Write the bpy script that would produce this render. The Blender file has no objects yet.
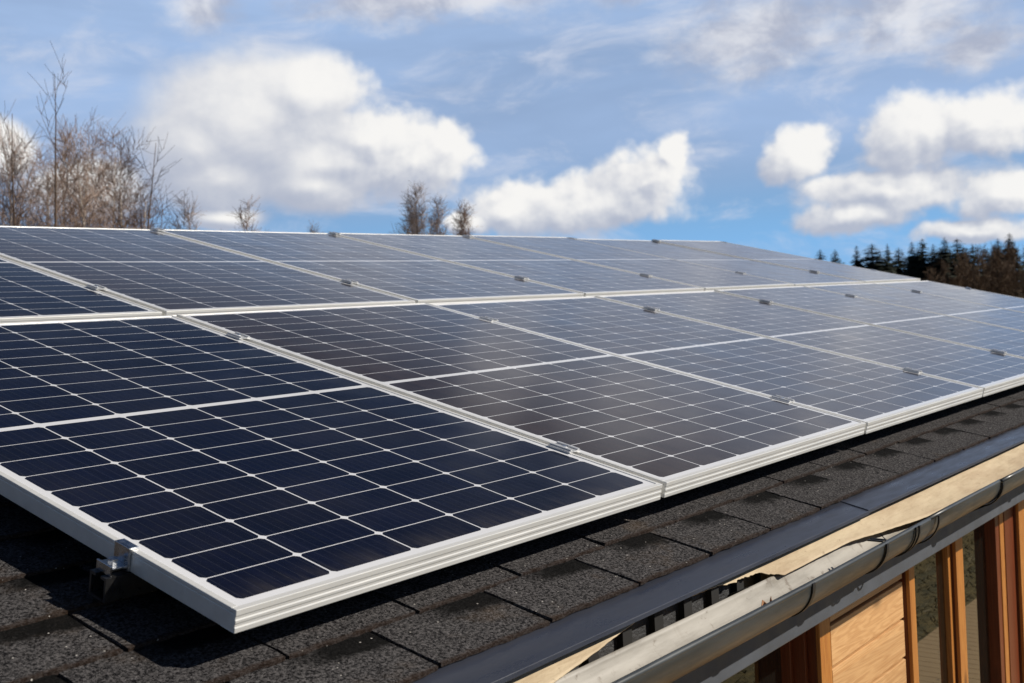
import bpy, math, random
from mathutils import Matrix, Vector
R = math.radians
scene = bpy.context.scene
COL = scene.collection
H = 3.05                       # height of the array's lower front edge above the ground
SL = math.atan(0.25)           # roof pitch 1:4
CS, SN = math.cos(SL), math.sin(SL)
UP = Vector((0, 0, 1))

# ------------------------------------------------------------------ camera
cam = bpy.data.cameras.new('camera')
cam.sensor_width = 36.0
cam.lens = 36.0 * 1139.8 / 1024
cam.clip_start = 0.02
cam.clip_end = 6000
cam.dof.use_dof = True
cam.dof.focus_distance = 2.15
cam.dof.aperture_fstop = 10.0
camo = bpy.data.objects.new('camera', cam)
COL.objects.link(camo)
right = Vector((0.62381928, -0.779583, -0.05567627))
down = Vector((-0.05749403, 0.02527053, -0.99802597))
fwd = Vector((0.77945105, 0.6257889, -0.02905713))
rot = Matrix((right, -down, -fwd)).transposed()
camo.matrix_world = Matrix.Translation((-0.84539, -1.13873, 0.34760 + H)) @ rot.to_4x4()
scene.camera = camo

# ------------------------------------------------------------------ sun, sky, exposure
SUN = Vector((0.70, -0.94, 0.796)).normalized()
sun = bpy.data.lights.new('sun', 'SUN')
sun.energy = 5.0
sun.angle = R(0.5)
sun.color = (1.0, 0.93, 0.82)
suno = bpy.data.objects.new('sun', sun)
COL.objects.link(suno)
suno.rotation_euler = SUN.to_track_quat('Z', 'Y').to_euler()

vs = scene.view_settings
vs.view_transform = 'Standard'
vs.look = 'None'
vs.exposure = 0.15
vs.gamma = 1.0
vs.use_curve_mapping = False

world = bpy.data.worlds.new('World')
scene.world = world
world.use_nodes = True


class NB:
    """small expression builder over a node tree"""
    def __init__(self, nt):
        self.nt = nt

    def node(self, t, **kw):
        n = self.nt.nodes.new(t)
        for k, v in kw.items():
            setattr(n, k, v)
        return n

    def put(self, sock, v):
        if isinstance(v, bpy.types.NodeSocket):
            self.nt.links.new(v, sock)
        else:
            sock.default_value = v

    def m(self, op, *a, clamp=False):
        n = self.node('ShaderNodeMath', operation=op, use_clamp=clamp)
        for i, v in enumerate(a):
            self.put(n.inputs[i], v)
        return n.outputs[0]

    def vm(self, op, *a):
        n = self.node('ShaderNodeVectorMath', operation=op)
        for i, v in enumerate(a):
            self.put(n.inputs[i], v)
        return n.outputs[1] if op in ('LENGTH', 'DOT_PRODUCT', 'DISTANCE') else n.outputs[0]

    def xyz(self, x, y, z=0.0):
        n = self.node('ShaderNodeCombineXYZ')
        for i, v in enumerate((x, y, z)):
            self.put(n.inputs[i], v)
        return n.outputs[0]

    def sep(self, v):
        n = self.node('ShaderNodeSeparateXYZ')
        self.put(n.inputs[0], v)
        return n.outputs

    def noise(self, vec, scale, detail=3.0, rough=0.55, dist=0.0, color=False, dim='3D'):
        n = self.node('ShaderNodeTexNoise', noise_dimensions=dim)
        self.put(n.inputs['Vector'], vec)
        n.inputs['Scale'].default_value = scale
        n.inputs['Detail'].default_value = detail
        n.inputs['Roughness'].default_value = rough
        n.inputs['Distortion'].default_value = dist
        return n.outputs['Color'] if color else n.outputs['Fac']

    def ramp(self, v, a, b, lo=0.0, hi=1.0, smooth=True):
        n = self.node('ShaderNodeMapRange')
        n.interpolation_type = 'SMOOTHSTEP' if smooth else 'LINEAR'
        n.clamp = True
        for i, x in enumerate((v, a, b, lo, hi)):
            self.put(n.inputs[i], x)
        return n.outputs[0]

    def mix(self, f, a, b, blend='MIX'):
        n = self.node('ShaderNodeMix', data_type='RGBA', blend_type=blend)
        self.put(n.inputs[0], f)
        for i, v in ((6, a), (7, b)):
            if isinstance(v, (tuple, list)) and len(v) == 3:
                v = (*v, 1.0)
            self.put(n.inputs[i], v)
        return n.outputs[2]


# cumulus clouds: (azimuth, elevation, half width, half height) in degrees of the sky dome
CLOUDS = [(50.80, 9.46, 5.9, 3.9), (52.6, 7.0, 3.6, 2.0), (48.0, 6.6, 3.4, 1.6), (53.71, 8.43, 3.12, 2.57), (48.30, 11.06, 3.52, 2.15), (47.54, 7.55, 4.68, 1.92),
          (43.09, 7.61, 2.99, 2.04), (41.57, 8.03, 1.60, 1.65), (62.36, 8.48, 1.65, 1.51), (58.60, 6.64, 3.15, 1.57),
          (52.50, 5.15, 2.29, 0.62), (34.98, 4.95, 5.53, 1.67), (31.95, 5.75, 2.45, 1.85), (30.16, 7.09, 0.75, 1.06),
          (38.49, 5.01, 2.40, 1.38), (40.53, 4.43, 1.50, 0.69), (24.26, 6.62, 1.77, 1.56), (18.88, 7.05, 2.52, 2.01),
          (15.82, 7.32, 2.58, 1.61), (20.11, 4.60, 4.58, 1.22), (15.10, 4.15, 2.47, 1.36), (22.21, 3.44, 2.81, 0.86),
          (16.45, 2.52, 2.94, 0.65), (45.2, 8.6, 3.0, 1.9)]
# soft grey layers along the top
GREY = [(25.77, 12.40, 6.0, 2.8), (19.53, 12.45, 6.0, 2.1), (16.11, 10.9, 3.2, 1.5), (42.41, 15.2, 8.5, 1.5), (53.0, 15.0, 2.4, 1.5), (30.0, 15.2, 4.0, 1.2)]
# a bank higher up, mirrored in the glass of the array
BANK = [(27.0, 20.0, 7.5, 4.0), (34.8, 20.0, 3.2, 4.4), (18.0, 17.5, 6.0, 3.0), (43.0, 18.0, 4.5, 1.2)]


def build_world():
    nt = world.node_tree
    nt.nodes.clear()
    b = NB(nt)
    out = b.node('ShaderNodeOutputWorld')
    bg = b.node('ShaderNodeBackground')
    bg.inputs['Strength'].default_value = 0.05
    nt.links.new(bg.outputs[0], out.inputs['Surface'])
    sky = b.node('ShaderNodeTexSky', sky_type='NISHITA')
    sky.sun_disc = False
    sky.sun_elevation = math.asin(SUN.z)
    sky.sun_rotation = math.atan2(SUN.x, SUN.y)
    sky.air_density = 0.5
    sky.dust_density = 0.2
    sky.ozone_density = 2.0

    # density group
    g = bpy.data.node_groups.new('cloud_field', 'ShaderNodeTree')
    g.interface.new_socket('AE', in_out='INPUT', socket_type='NodeSocketVector')
    g.interface.new_socket('D', in_out='OUTPUT', socket_type='NodeSocketFloat')
    g.interface.new_socket('S', in_out='OUTPUT', socket_type='NodeSocketFloat')
    g.interface.new_socket('G', in_out='OUTPUT', socket_type='NodeSocketFloat')
    gb = NB(g)
    gi = gb.node('NodeGroupInput')
    go = gb.node('NodeGroupOutput')
    ae = gi.outputs[0]
    warp = gb.vm('SUBTRACT', gb.noise(ae, 0.45, 3.0, 0.55, color=True), (0.5, 0.5, 0.5))
    warp = gb.vm('MULTIPLY', warp, (2.2, 1.6, 0.0))
    cw = gb.ramp(gb.sep(ae)[0], 44.0, 48.0, 1.0, 0.35)
    warp = gb.vm('MULTIPLY', warp, gb.xyz(cw, cw, 0.0))
    p = gb.vm('ADD', ae, warp)
    cur = None
    for (a0, e0, ra, re) in CLOUDS:
        l = gb.vm('LENGTH', gb.vm('MULTIPLY', gb.vm('SUBTRACT', p, (a0, e0, 0)), (1 / ra, 1 / re, 0)))
        cur = l if cur is None else gb.m('SMOOTH_MIN', cur, l, 0.22)
    d = gb.m('SUBTRACT', 1.0, cur)
    gc = None
    for (a0, e0, ra, re) in GREY + BANK:
        l = gb.vm('LENGTH', gb.vm('MULTIPLY', gb.vm('SUBTRACT', p, (a0, e0, 0)), (1 / ra, 1 / re, 0)))
        gc = l if gc is None else gb.m('SMOOTH_MIN', gc, l, 0.3)
    gn = gb.m('SUBTRACT', gb.noise(gb.vm('MULTIPLY', ae, (0.35, 0.7, 0)), 1.0, 6.0, 0.62), 0.5)
    gd = gb.ramp(gb.m('ADD', gb.m('SUBTRACT', 1.0, gc), gb.m('MULTIPLY', gn, 1.5)), -0.1, 0.85)
    g.links.new(gd, go.inputs[2])
    # clouds over the rest of the sky
    s = gb.sep(ae)
    far = gb.m('SUBTRACT', gb.noise(gb.vm('MULTIPLY', ae, (0.05, 0.11, 0)), 1.0, 5.0, 0.55), 0.69)
    far = gb.m('MULTIPLY', far, 3.0)
    off = gb.ramp(gb.m('ABSOLUTE', gb.m('SUBTRACT', s[0], 38.0)), 34.0, 50.0)
    far = gb.m('SUBTRACT', far, gb.m('MULTIPLY', gb.m('SUBTRACT', 1.0, off), 3.0))
    d = gb.m('MAXIMUM', d, far)
    g.links.new(d, go.inputs[1])
    # cauliflower detail: rounded puffs at two sizes plus fine noise
    wp = gb.vm('ADD', ae, gb.vm('MULTIPLY', warp, (0.35, 0.35, 0)))
    calm = gb.ramp(s[0], 44.5, 48.0, 1.0, 0.30)
    for sc_, am in ((0.60, 0.26), (1.6, 0.13)):
        vo = gb.node('ShaderNodeTexVoronoi', feature='SMOOTH_F1', voronoi_dimensions='2D')
        gb.put(vo.inputs['Vector'], wp)
        vo.inputs['Scale'].default_value = sc_
        vo.inputs['Smoothness'].default_value = 0.35
        d = gb.m('ADD', d, gb.m('MULTIPLY', gb.m('MULTIPLY', gb.m('SUBTRACT', 0.42, vo.outputs['Distance']), am), calm))
    det = gb.m('SUBTRACT', gb.noise(ae, 1.1, 6.0, 0.6), 0.5)
    d = gb.m('ADD', d, gb.m('MULTIPLY', gb.m('MULTIPLY', det, 0.46), calm))
    g.links.new(d, go.inputs[0])

    dirv = b.node('ShaderNodeTexCoord').outputs['Generated']
    x, y, z = b.sep(b.vm('NORMALIZE', dirv))[:]
    az = b.m('MULTIPLY', b.m('ARCTAN2', y, x), 180 / math.pi)
    el = b.m('MULTIPLY', b.m('ARCSINE', z), 180 / math.pi)
    ae = b.xyz(az, el)

    def field(v):
        n = b.node('ShaderNodeGroup')
        n.node_tree = g
        b.put(n.inputs[0], v)
        return n.outputs
    d0, s0, g0 = field(ae)[:3]
    s1 = field(b.vm('ADD', ae, (-1.5, 1.7, 0)))[1]
    d1 = field(b.vm('ADD', ae, (-0.32, 0.38, 0)))[0]
    dens = b.ramp(d0, -0.16, 0.34)
    shade = b.m('SUBTRACT', b.noise(b.vm('MULTIPLY', ae, (0.30, 0.42, 0)), 1.0, 5.0, 0.6, 0.3), 0.5)
    light = b.m('ADD', 0.42, b.m('MULTIPLY', b.m('SUBTRACT', s0, s1), 0.62))
    light = b.m('ADD', light, b.m('MULTIPLY', b.m('SUBTRACT', d0, d1), 0.95))
    light = b.ramp(b.m('ADD', light, b.m('MULTIPLY', shade, 0.9)), -0.15, 1.25)
    ccol = b.mix(light, (8.2, 8.9, 10.8), (17.2, 16.9, 16.4))
    # thin veil
    veil = b.noise(b.vm('MULTIPLY', ae, (0.03, 0.14, 0)), 1.0, 5.0, 0.6, 0.4)
    veil = b.m('MULTIPLY', b.ramp(veil, 0.2, 0.75, 0.62, 1.0), b.ramp(el, 3.0, 8.5))
    veil = b.m('MULTIPLY', veil, b.ramp(el, 23.0, 16.0, 0.0, 1.0))
    veil = b.m('MULTIPLY', veil, b.ramp(b.m('ABSOLUTE', b.m('SUBTRACT', az, 36.0)), 38.0, 60.0, 1.0, 0.12))
    low = b.m('MULTIPLY', b.ramp(el, 9.0, 2.0), b.ramp(el, -6.0, -1.0))
    air = b.mix(b.m('MULTIPLY', low, 0.9), sky.outputs[0], (4.2, 9.0, 15.6))
    base = b.mix(b.m('MULTIPLY', veil, 0.97), air, (7.4, 10.3, 15.5))
    wisp = b.noise(b.vm('MULTIPLY', ae, (0.16, 0.42, 0)), 1.0, 6.0, 0.62, 0.6)
    wisp = b.m('MULTIPLY', b.ramp(wisp, 0.46, 0.78, 0.0, 0.75), b.ramp(el, 22.0, 15.0, 0.0, 1.0))
    base = b.mix(wisp, base, (11.5, 12.4, 14.6))
    gcol = b.mix(b.ramp(shade, -0.16, 0.18), (7.6, 8.2, 10.2), (14.2, 14.4, 15.2))
    base = b.mix(b.m('MULTIPLY', g0, 0.9), base, gcol)
    colr = b.mix(b.m('MULTIPLY', dens, 0.96), base, ccol)
    # nothing bright below the horizon
    nt.links.new(colr, bg.inputs['Color'])


build_world()


# ------------------------------------------------------------------ mesh helpers
class MB:
    def __init__(self):
        self.v, self.f, self.uv = [], [], None

    def add(self, vs, fs):
        o = len(self.v)
        self.v += [tuple(p) for p in vs]
        self.f += [tuple(i + o for i in f) for f in fs]

    def box(self, x0, x1, y0, y1, z0, z1):
        vs = [(x, y, z) for z in (z0, z1) for y in (y0, y1) for x in (x0, x1)]
        self.add(vs, [(0, 2, 3, 1), (4, 5, 7, 6), (0, 1, 5, 4), (2, 6, 7, 3), (0, 4, 6, 2), (1, 3, 7, 5)])

    def prism(self, prof, a0, a1, axis='x'):
        """profile (p,q) swept along an axis; x: (y,z) y: (x,z) z: (x,y)"""
        def mk(a, p, q):
            return {'x': (a, p, q), 'y': (p, a, q), 'z': (p, q, a)}[axis]
        n = len(prof)
        vs = [mk(a, p, q) for a in (a0, a1) for p, q in prof]
        fs = [(i, (i + 1) % n, n + (i + 1) % n, n + i) for i in range(n)]
        fs += [tuple(range(n))[::-1], tuple(range(n, 2 * n))]
        self.add(vs, fs)

    def strip(self, prof, a0, a1, seg=1, fn=None):
        """open profile swept along x"""
        n = len(prof)
        vs = []
        for k in range(seg + 1):
            a = a0 + (a1 - a0) * k / seg
            for p, q in prof:
                vs.append(fn(a, p, q) if fn else (a, p, q))
        self.add(vs, [(k * n + i, k * n + i + 1, (k + 1) * n + i + 1, (k + 1) * n + i) for k in range(seg) for i in range(n - 1)])

    def tube(self, pts, radii, n=6, cap=True):
        pts = [Vector(p) for p in pts]
        rings = []
        for i, p in enumerate(pts):
            t = (pts[min(i + 1, len(pts) - 1)] - pts[max(i - 1, 0)])
            if t.length < 1e-9:
                t = Vector((0, 0, 1))
            t.normalize()
            a = t.cross(Vector((0.31, 0.95, 0.05)) if abs(t.y) < 0.9 else Vector((1, 0, 0))).normalized()
            c = t.cross(a)
            r = radii[i] if isinstance(radii, (list, tuple)) else radii
            rings.append([p + (a * math.cos(2 * math.pi * k / n) + c * math.sin(2 * math.pi * k / n)) * r for k in range(n)])
        vs = [q for rg in rings for q in rg]
        fs = [(j * n + k, j * n + (k + 1) % n, (j + 1) * n + (k + 1) % n, (j + 1) * n + k)
              for j in range(len(pts) - 1) for k in range(n)]
        if cap:
            fs += [tuple(range(n))[::-1], tuple(range((len(pts) - 1) * n, len(pts) * n))]
        self.add(vs, fs)

    def build(self, name, mat, parent=None, smooth=False, bevel=0.0, off=None):
        me = bpy.data.meshes.new(name)
        v = self.v if off is None else [(p[0] - off[0], p[1] - off[1], p[2] - off[2]) for p in self.v]
        me.from_pydata(v, [], self.f)
        if self.uv is not None:
            uvl = me.uv_layers.new(name='UVMap')
            flat = []
            for f in self.f:
                for i in f:
                    flat += self.uv[i]
            uvl.data.foreach_set('uv', flat)
        if smooth:
            me.polygons.foreach_set('use_smooth', [True] * len(me.polygons))
        me.materials.append(mat)
        me.update()
        o = bpy.data.objects.new(name, me)
        COL.objects.link(o)
        if parent:
            o.parent = parent
        if bevel:
            md = o.modifiers.new('bevel', 'BEVEL')
            md.width = bevel
            md.segments = 2
            md.limit_method = 'ANGLE'
            md.angle_limit = R(40)
        return o


def tag(o, label=None, cat=None, group=None, kind=None):
    for k, v in (('label', label), ('category', cat), ('group', group), ('kind', kind)):
        if v:
            o[k] = v
    return o


def empty(name, loc, rx=0.0):
    o = bpy.data.objects.new(name, None)
    COL.objects.link(o)
    o.location = loc
    o.rotation_euler = (rx, 0, 0)
    o.empty_display_size = 0.2
    return o


def copy_tree(o, parent=None):
    c = o.copy()
    COL.objects.link(c)
    if parent:
        c.parent = parent
    for ch in list(o.children):
        copy_tree(ch, c)
    return c


def PW(u, v, n):
    """roof plane coordinates to world"""
    return Vector((u, v * CS - n * SN, v * SN + n * CS + H))


# ------------------------------------------------------------------ materials
def material(name):
    m = bpy.data.materials.new(name)
    m.use_nodes = True
    b = NB(m.node_tree)
    p = m.node_tree.nodes['Principled BSDF']
    return m, b, p


def simple(name, col, rough=0.6, metal=0.0, var=0.25, scale=8.0, bump=0.0, bscale=60.0, spec=0.5, stretch=(1, 1, 1), var2=0.0):
    m, b, p = material(name)
    oc = b.node('ShaderNodeTexCoord').outputs['Object']
    v = b.vm('MULTIPLY', oc, stretch)
    n1 = b.noise(v, scale, 5.0, 0.6)
    f = b.ramp(n1, 0.3, 0.7, 1 - var, 1 + var, smooth=False)
    c = b.mix(1.0, col, b.xyz(f, f, f), 'MULTIPLY')
    b.put(p.inputs['Base Color'], c)
    n2 = b.noise(v, scale * 3.7, 4.0, 0.6)
    b.put(p.inputs['Roughness'], b.ramp(n2, 0.3, 0.7, max(rough - 0.1, 0.02), min(rough + 0.1, 1.0), smooth=False))
    p.inputs['Metallic'].default_value = metal
    p.inputs['Specular IOR Level'].default_value = spec
    if bump:
        bn = b.node('ShaderNodeBump')
        bn.inputs['Strength'].default_value = bump
        bn.inputs['Distance'].default_value = 0.004
        b.put(bn.inputs['Height'], b.noise(v, bscale, 4.0, 0.6))
        b.put(p.inputs['Normal'], bn.outputs[0])
    return m


M = {}
M['alu'] = simple('anodised_aluminium', (0.77, 0.765, 0.74), 0.40, 0.4, 0.06, 6.0, 0.03, 300, stretch=(0.3, 6, 6))
M['alu_clamp'] = simple('mill_aluminium', (0.60, 0.61, 0.63), 0.38, 0.5, 0.12, 30.0)
M['rail'] = simple('dark_anodised_rail', (0.10, 0.10, 0.105), 0.35, 0.9, 0.1, 30.0)
M['steel'] = simple('zinc_steel', (0.66, 0.67, 0.69), 0.24, 1.0, 0.2, 40.0)
M['black_rail'] = simple('black_aluminium', (0.02, 0.02, 0.022), 0.4, 0.3)
M['flash'] = simple('dark_coated_sheet', (0.030, 0.034, 0.048), 0.34, 0.0, 0.12, 5.0, 0.02, 30, spec=0.7, stretch=(0.4, 3, 3))
M['gut_out'] = simple('grey_gutter_coating', (0.036, 0.041, 0.044), 0.42, 0.0, 0.55, 7.0, 0.04, 60, stretch=(0.4, 3, 3))
M['black_strap'] = simple('black_strap', (0.012, 0.012, 0.013), 0.45)
M['vent'] = simple('bitumen_felt', (0.028, 0.029, 0.032), 0.55, 0.0, 0.5, 40, 0.8, 220)
M['slat'] = simple('black_batten', (0.006, 0.006, 0.006), 0.8)
M['trimgrey'] = simple('grey_painted_trim', (0.062, 0.070, 0.085), 0.55, 0.0, 0.2, 6, 0.05, 40)
M['soffit'] = simple('dark_soffit', (0.05, 0.035, 0.025), 0.7)
M['interior'] = simple('plain_wall_render', (0.35, 0.27, 0.2), 0.8)
M['crater'] = simple('dark_roof_board', (0.08, 0.06, 0.04), 0.8)


def gutter_inside():
    m, b, p = material('dusty_gutter_inside')
    oc = b.node('ShaderNodeTexCoord').outputs['Object']
    a = b.noise(b.vm('MULTIPLY', oc, (1.2, 9, 9)), 3.0, 6.0, 0.65)
    d = b.noise(oc, 28.0, 6.0, 0.7)
    c = b.mix(b.ramp(a, 0.35, 0.7), (0.33, 0.31, 0.275), (0.17, 0.155, 0.13))
    c = b.mix(b.ramp(d, 0.57, 0.70), c, (0.12, 0.095, 0.07))
    st = b.noise(b.vm('MULTIPLY', oc, (26, 3, 3)), 1.0, 4.0, 0.65)
    c = b.mix(b.ramp(st, 0.56, 0.75, 0, 0.6), c, (0.15, 0.12, 0.085))
    b.put(p.inputs['Base Color'], c)
    p.inputs['Roughness'].default_value = 0.5
    return m


M['gut_in'] = gutter_inside()


def membrane():
    m, b, p = material('beige_underlay')
    oc = b.node('ShaderNodeTexCoord').outputs['Object']
    a = b.noise(b.vm('MULTIPLY', oc, (2.0, 6, 6)), 2.5, 6.0, 0.65)
    d = b.noise(oc, 45.0, 5.0, 0.7)
    c = b.mix(b.ramp(a, 0.35, 0.7), (0.52, 0.42, 0.28), (0.40, 0.30, 0.19))
    c = b.mix(b.ramp(d, 0.60, 0.74, 0, 0.8), c, (0.25, 0.18, 0.11))
    fib = b.noise(b.vm('MULTIPLY', oc, (5, 60, 60)), 1.0, 5.0, 0.7)
    c = b.mix(b.ramp(fib, 0.5, 0.72, 0, 0.5), c, (0.33, 0.24, 0.14))
    b.put(p.inputs['Base Color'], c)
    p.inputs['Roughness'].default_value = 0.75
    bn = b.node('ShaderNodeBump')
    bn.inputs['Strength'].default_value = 0.35
    bn.inputs['Distance'].default_value = 0.01
    b.put(bn.inputs['Height'], b.noise(b.vm('MULTIPLY', oc, (1.5, 4, 4)), 9.0, 4.0, 0.6))
    b.put(p.inputs['Normal'], bn.outputs[0])
    return m


M['membrane'] = membrane()


def wood(name, c0, c1, axis='x', rough=0.5, scale=1.0):
    m, b, p = material(name)
    oc = b.node('ShaderNodeTexCoord').outputs['Object']
    st = {'x': (0.9, 9, 16), 'y': (9, 0.9, 16), 'z': (16, 16, 0.9)}[axis]
    v = b.vm('MULTIPLY', oc, tuple(q * scale for q in st))
    w = b.noise(v, 1.0, 4.0, 0.6, 0.8)
    ring = b.m('FRACT', b.m('MULTIPLY', w, 12.0))
    ring = b.ramp(b.m('ABSOLUTE', b.m('SUBTRACT', ring, 0.5)), 0.0, 0.5)
    fine = b.noise(b.vm('MULTIPLY', v, (1, 6, 6) if axis == 'x' else (6, 6, 1)), 3.0, 4.0, 0.6)
    f = b.m('ADD', b.m('MULTIPLY', ring, 0.22), b.m('MULTIPLY', fine, 0.75))
    c = b.mix(b.ramp(f, 0.2, 0.85), c0, c1)
    bz = b.m('FLOOR', b.m('DIVIDE', b.m('ADD', b.sep(oc)[2], 0.5), 0.1155))
    wn = b.node('ShaderNodeTexWhiteNoise', noise_dimensions='1D')
    b.put(wn.inputs['W'], bz)
    tone = b.m('ADD', 0.86, b.m('MULTIPLY', wn.outputs['Value'], 0.28)) if axis == 'x' else 1.0
    c = b.mix(1.0, c, b.xyz(tone, tone, tone), 'MULTIPLY')
    # knots
    kn = b.node('ShaderNodeTexVoronoi')
    b.put(kn.inputs['Vector'], b.vm('MULTIPLY', oc, (3.0, 7, 7) if axis == 'x' else (7, 7, 3.0)))
    kn.inputs['Scale'].default_value = 1.0
    k = b.ramp(kn.outputs['Distance'], 0.04, 0.17, 0.8, 0.0)
    c = b.mix(k, c, tuple(q * 0.35 for q in c1))
    b.put(p.inputs['Base Color'], c)
    p.inputs['Roughness'].default_value = rough
    bn = b.node('ShaderNodeBump')
    bn.inputs['Strength'].default_value = 0.15
    bn.inputs['Distance'].default_value = 0.003
    b.put(bn.inputs['Height'], f)
    b.put(p.inputs['Normal'], bn.outputs[0])
    return m


M['plank'] = wood('pine_plank', (0.60, 0.36, 0.165), (0.40, 0.20, 0.075), 'x')
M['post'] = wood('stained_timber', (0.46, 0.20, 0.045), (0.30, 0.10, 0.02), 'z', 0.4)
M['frame_shade_wood'] = wood('dark_frame_and_post_shade', (0.16, 0.040, 0.013), (0.09, 0.018, 0.006), 'z', 0.35)  # dark window frames; on the posts it paints the shade of their sides
M['deckwood'] = wood('deck_board', (0.56, 0.38, 0.17), (0.40, 0.26, 0.11), 'y', 0.6)


def shingle_mat():
    m, b, p = material('bitumen_shingle')
    uv = b.node('ShaderNodeUVMap').outputs[0]
    oc = b.node('ShaderNodeTexCoord').outputs['Object']
    u, v, _ = b.sep(uv)[:]
    g = b.noise(oc, 210.0, 3.0, 0.85)
    g2 = b.node('ShaderNodeTexVoronoi')
    b.put(g2.inputs['Vector'], oc)
    g2.inputs['Scale'].default_value = 330.0
    big = b.noise(oc, 7.0, 5.0, 0.65)
    c = b.mix(b.ramp(g, 0.38, 0.64), (0.006, 0.006, 0.007), (0.098, 0.093, 0.094))
    rnd = b.m('ADD', 0.75, b.m('MULTIPLY', b.sep(g2.outputs['Color'])[0], 0.5))
    c = b.mix(1.0, c, b.xyz(rnd, rnd, rnd), 'MULTIPLY')
    # rusty, dusty film here and there
    c = b.mix(b.ramp(big, 0.56, 0.78, 0, 0.35), c, (0.095, 0.062, 0.034))
    # dark shadow granules printed at the top of each tab
    wob = b.m('MULTIPLY', b.m('SUBTRACT', b.noise(oc, 45.0, 4.0, 0.7), 0.5), 0.055)
    bx = b.ramp(b.m('ADD', u, b.m('MULTIPLY', wob, 1.6)), 0.07, 0.155)
    by = b.ramp(b.m('ADD', v, b.m('ADD', wob, b.m('MULTIPLY', b.m('SUBTRACT', u, 0.24), -0.10))), 0.036, 0.062, 1, 0)
    dk = b.m('MULTIPLY', bx, by)
    spk = b.ramp(g, 0.66, 0.75, 1.0, 0.5)
    c = b.mix(b.m('MULTIPLY', b.m('MULTIPLY', dk, spk), 0.93), c, (0.004, 0.004, 0.004))
    ed = b.ramp(b.m('ADD', v, b.m('MULTIPLY', wob, 0.35)), 0.122, 0.132)
    c = b.mix(b.m('MULTIPLY', ed, 0.65), c, (0.030, 0.018, 0.012))
    # pale mineral sparkles
    sp = b.node('ShaderNodeTexVoronoi')
    b.put(sp.inputs['Vector'], oc)
    sp.inputs['Scale'].default_value = 110.0
    spm = b.m('MULTIPLY', b.ramp(sp.outputs['Distance'], 0.10, 0.18, 1, 0), b.ramp(b.sep(sp.outputs['Color'])[1], 0.90, 0.93))
    c = b.mix(spm, c, (0.42, 0.40, 0.37))
    b.put(p.inputs['Base Color'], c)
    p.inputs['Roughness'].default_value = 0.85
    p.inputs['Specular IOR Level'].default_value = 0.04
    bn = b.node('ShaderNodeBump')
    bn.inputs['Strength'].default_value = 0.7
    bn.inputs['Distance'].default_value = 0.004
    b.put(bn.inputs['Height'], g)
    b.put(p.inputs['Normal'], bn.outputs[0])
    return m


M['shingle'] = shingle_mat()

# ---- photovoltaic cell sheet
PWID, PLEN, PTH = 0.996, 1.575, 0.031
PITCH_U, PITCH_V = 1.01, 1.622
FL = 0.0095
COLS, ROWS = 6, 20
MX, MY = 0.022, 0.024         # first cell edge from the outside of the panel
MID = 0.016                   # extra gap at the middle
CW = (PWID - 2 * MX) / COLS
CH = (PLEN - 2 * MY - MID) / ROWS


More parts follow.
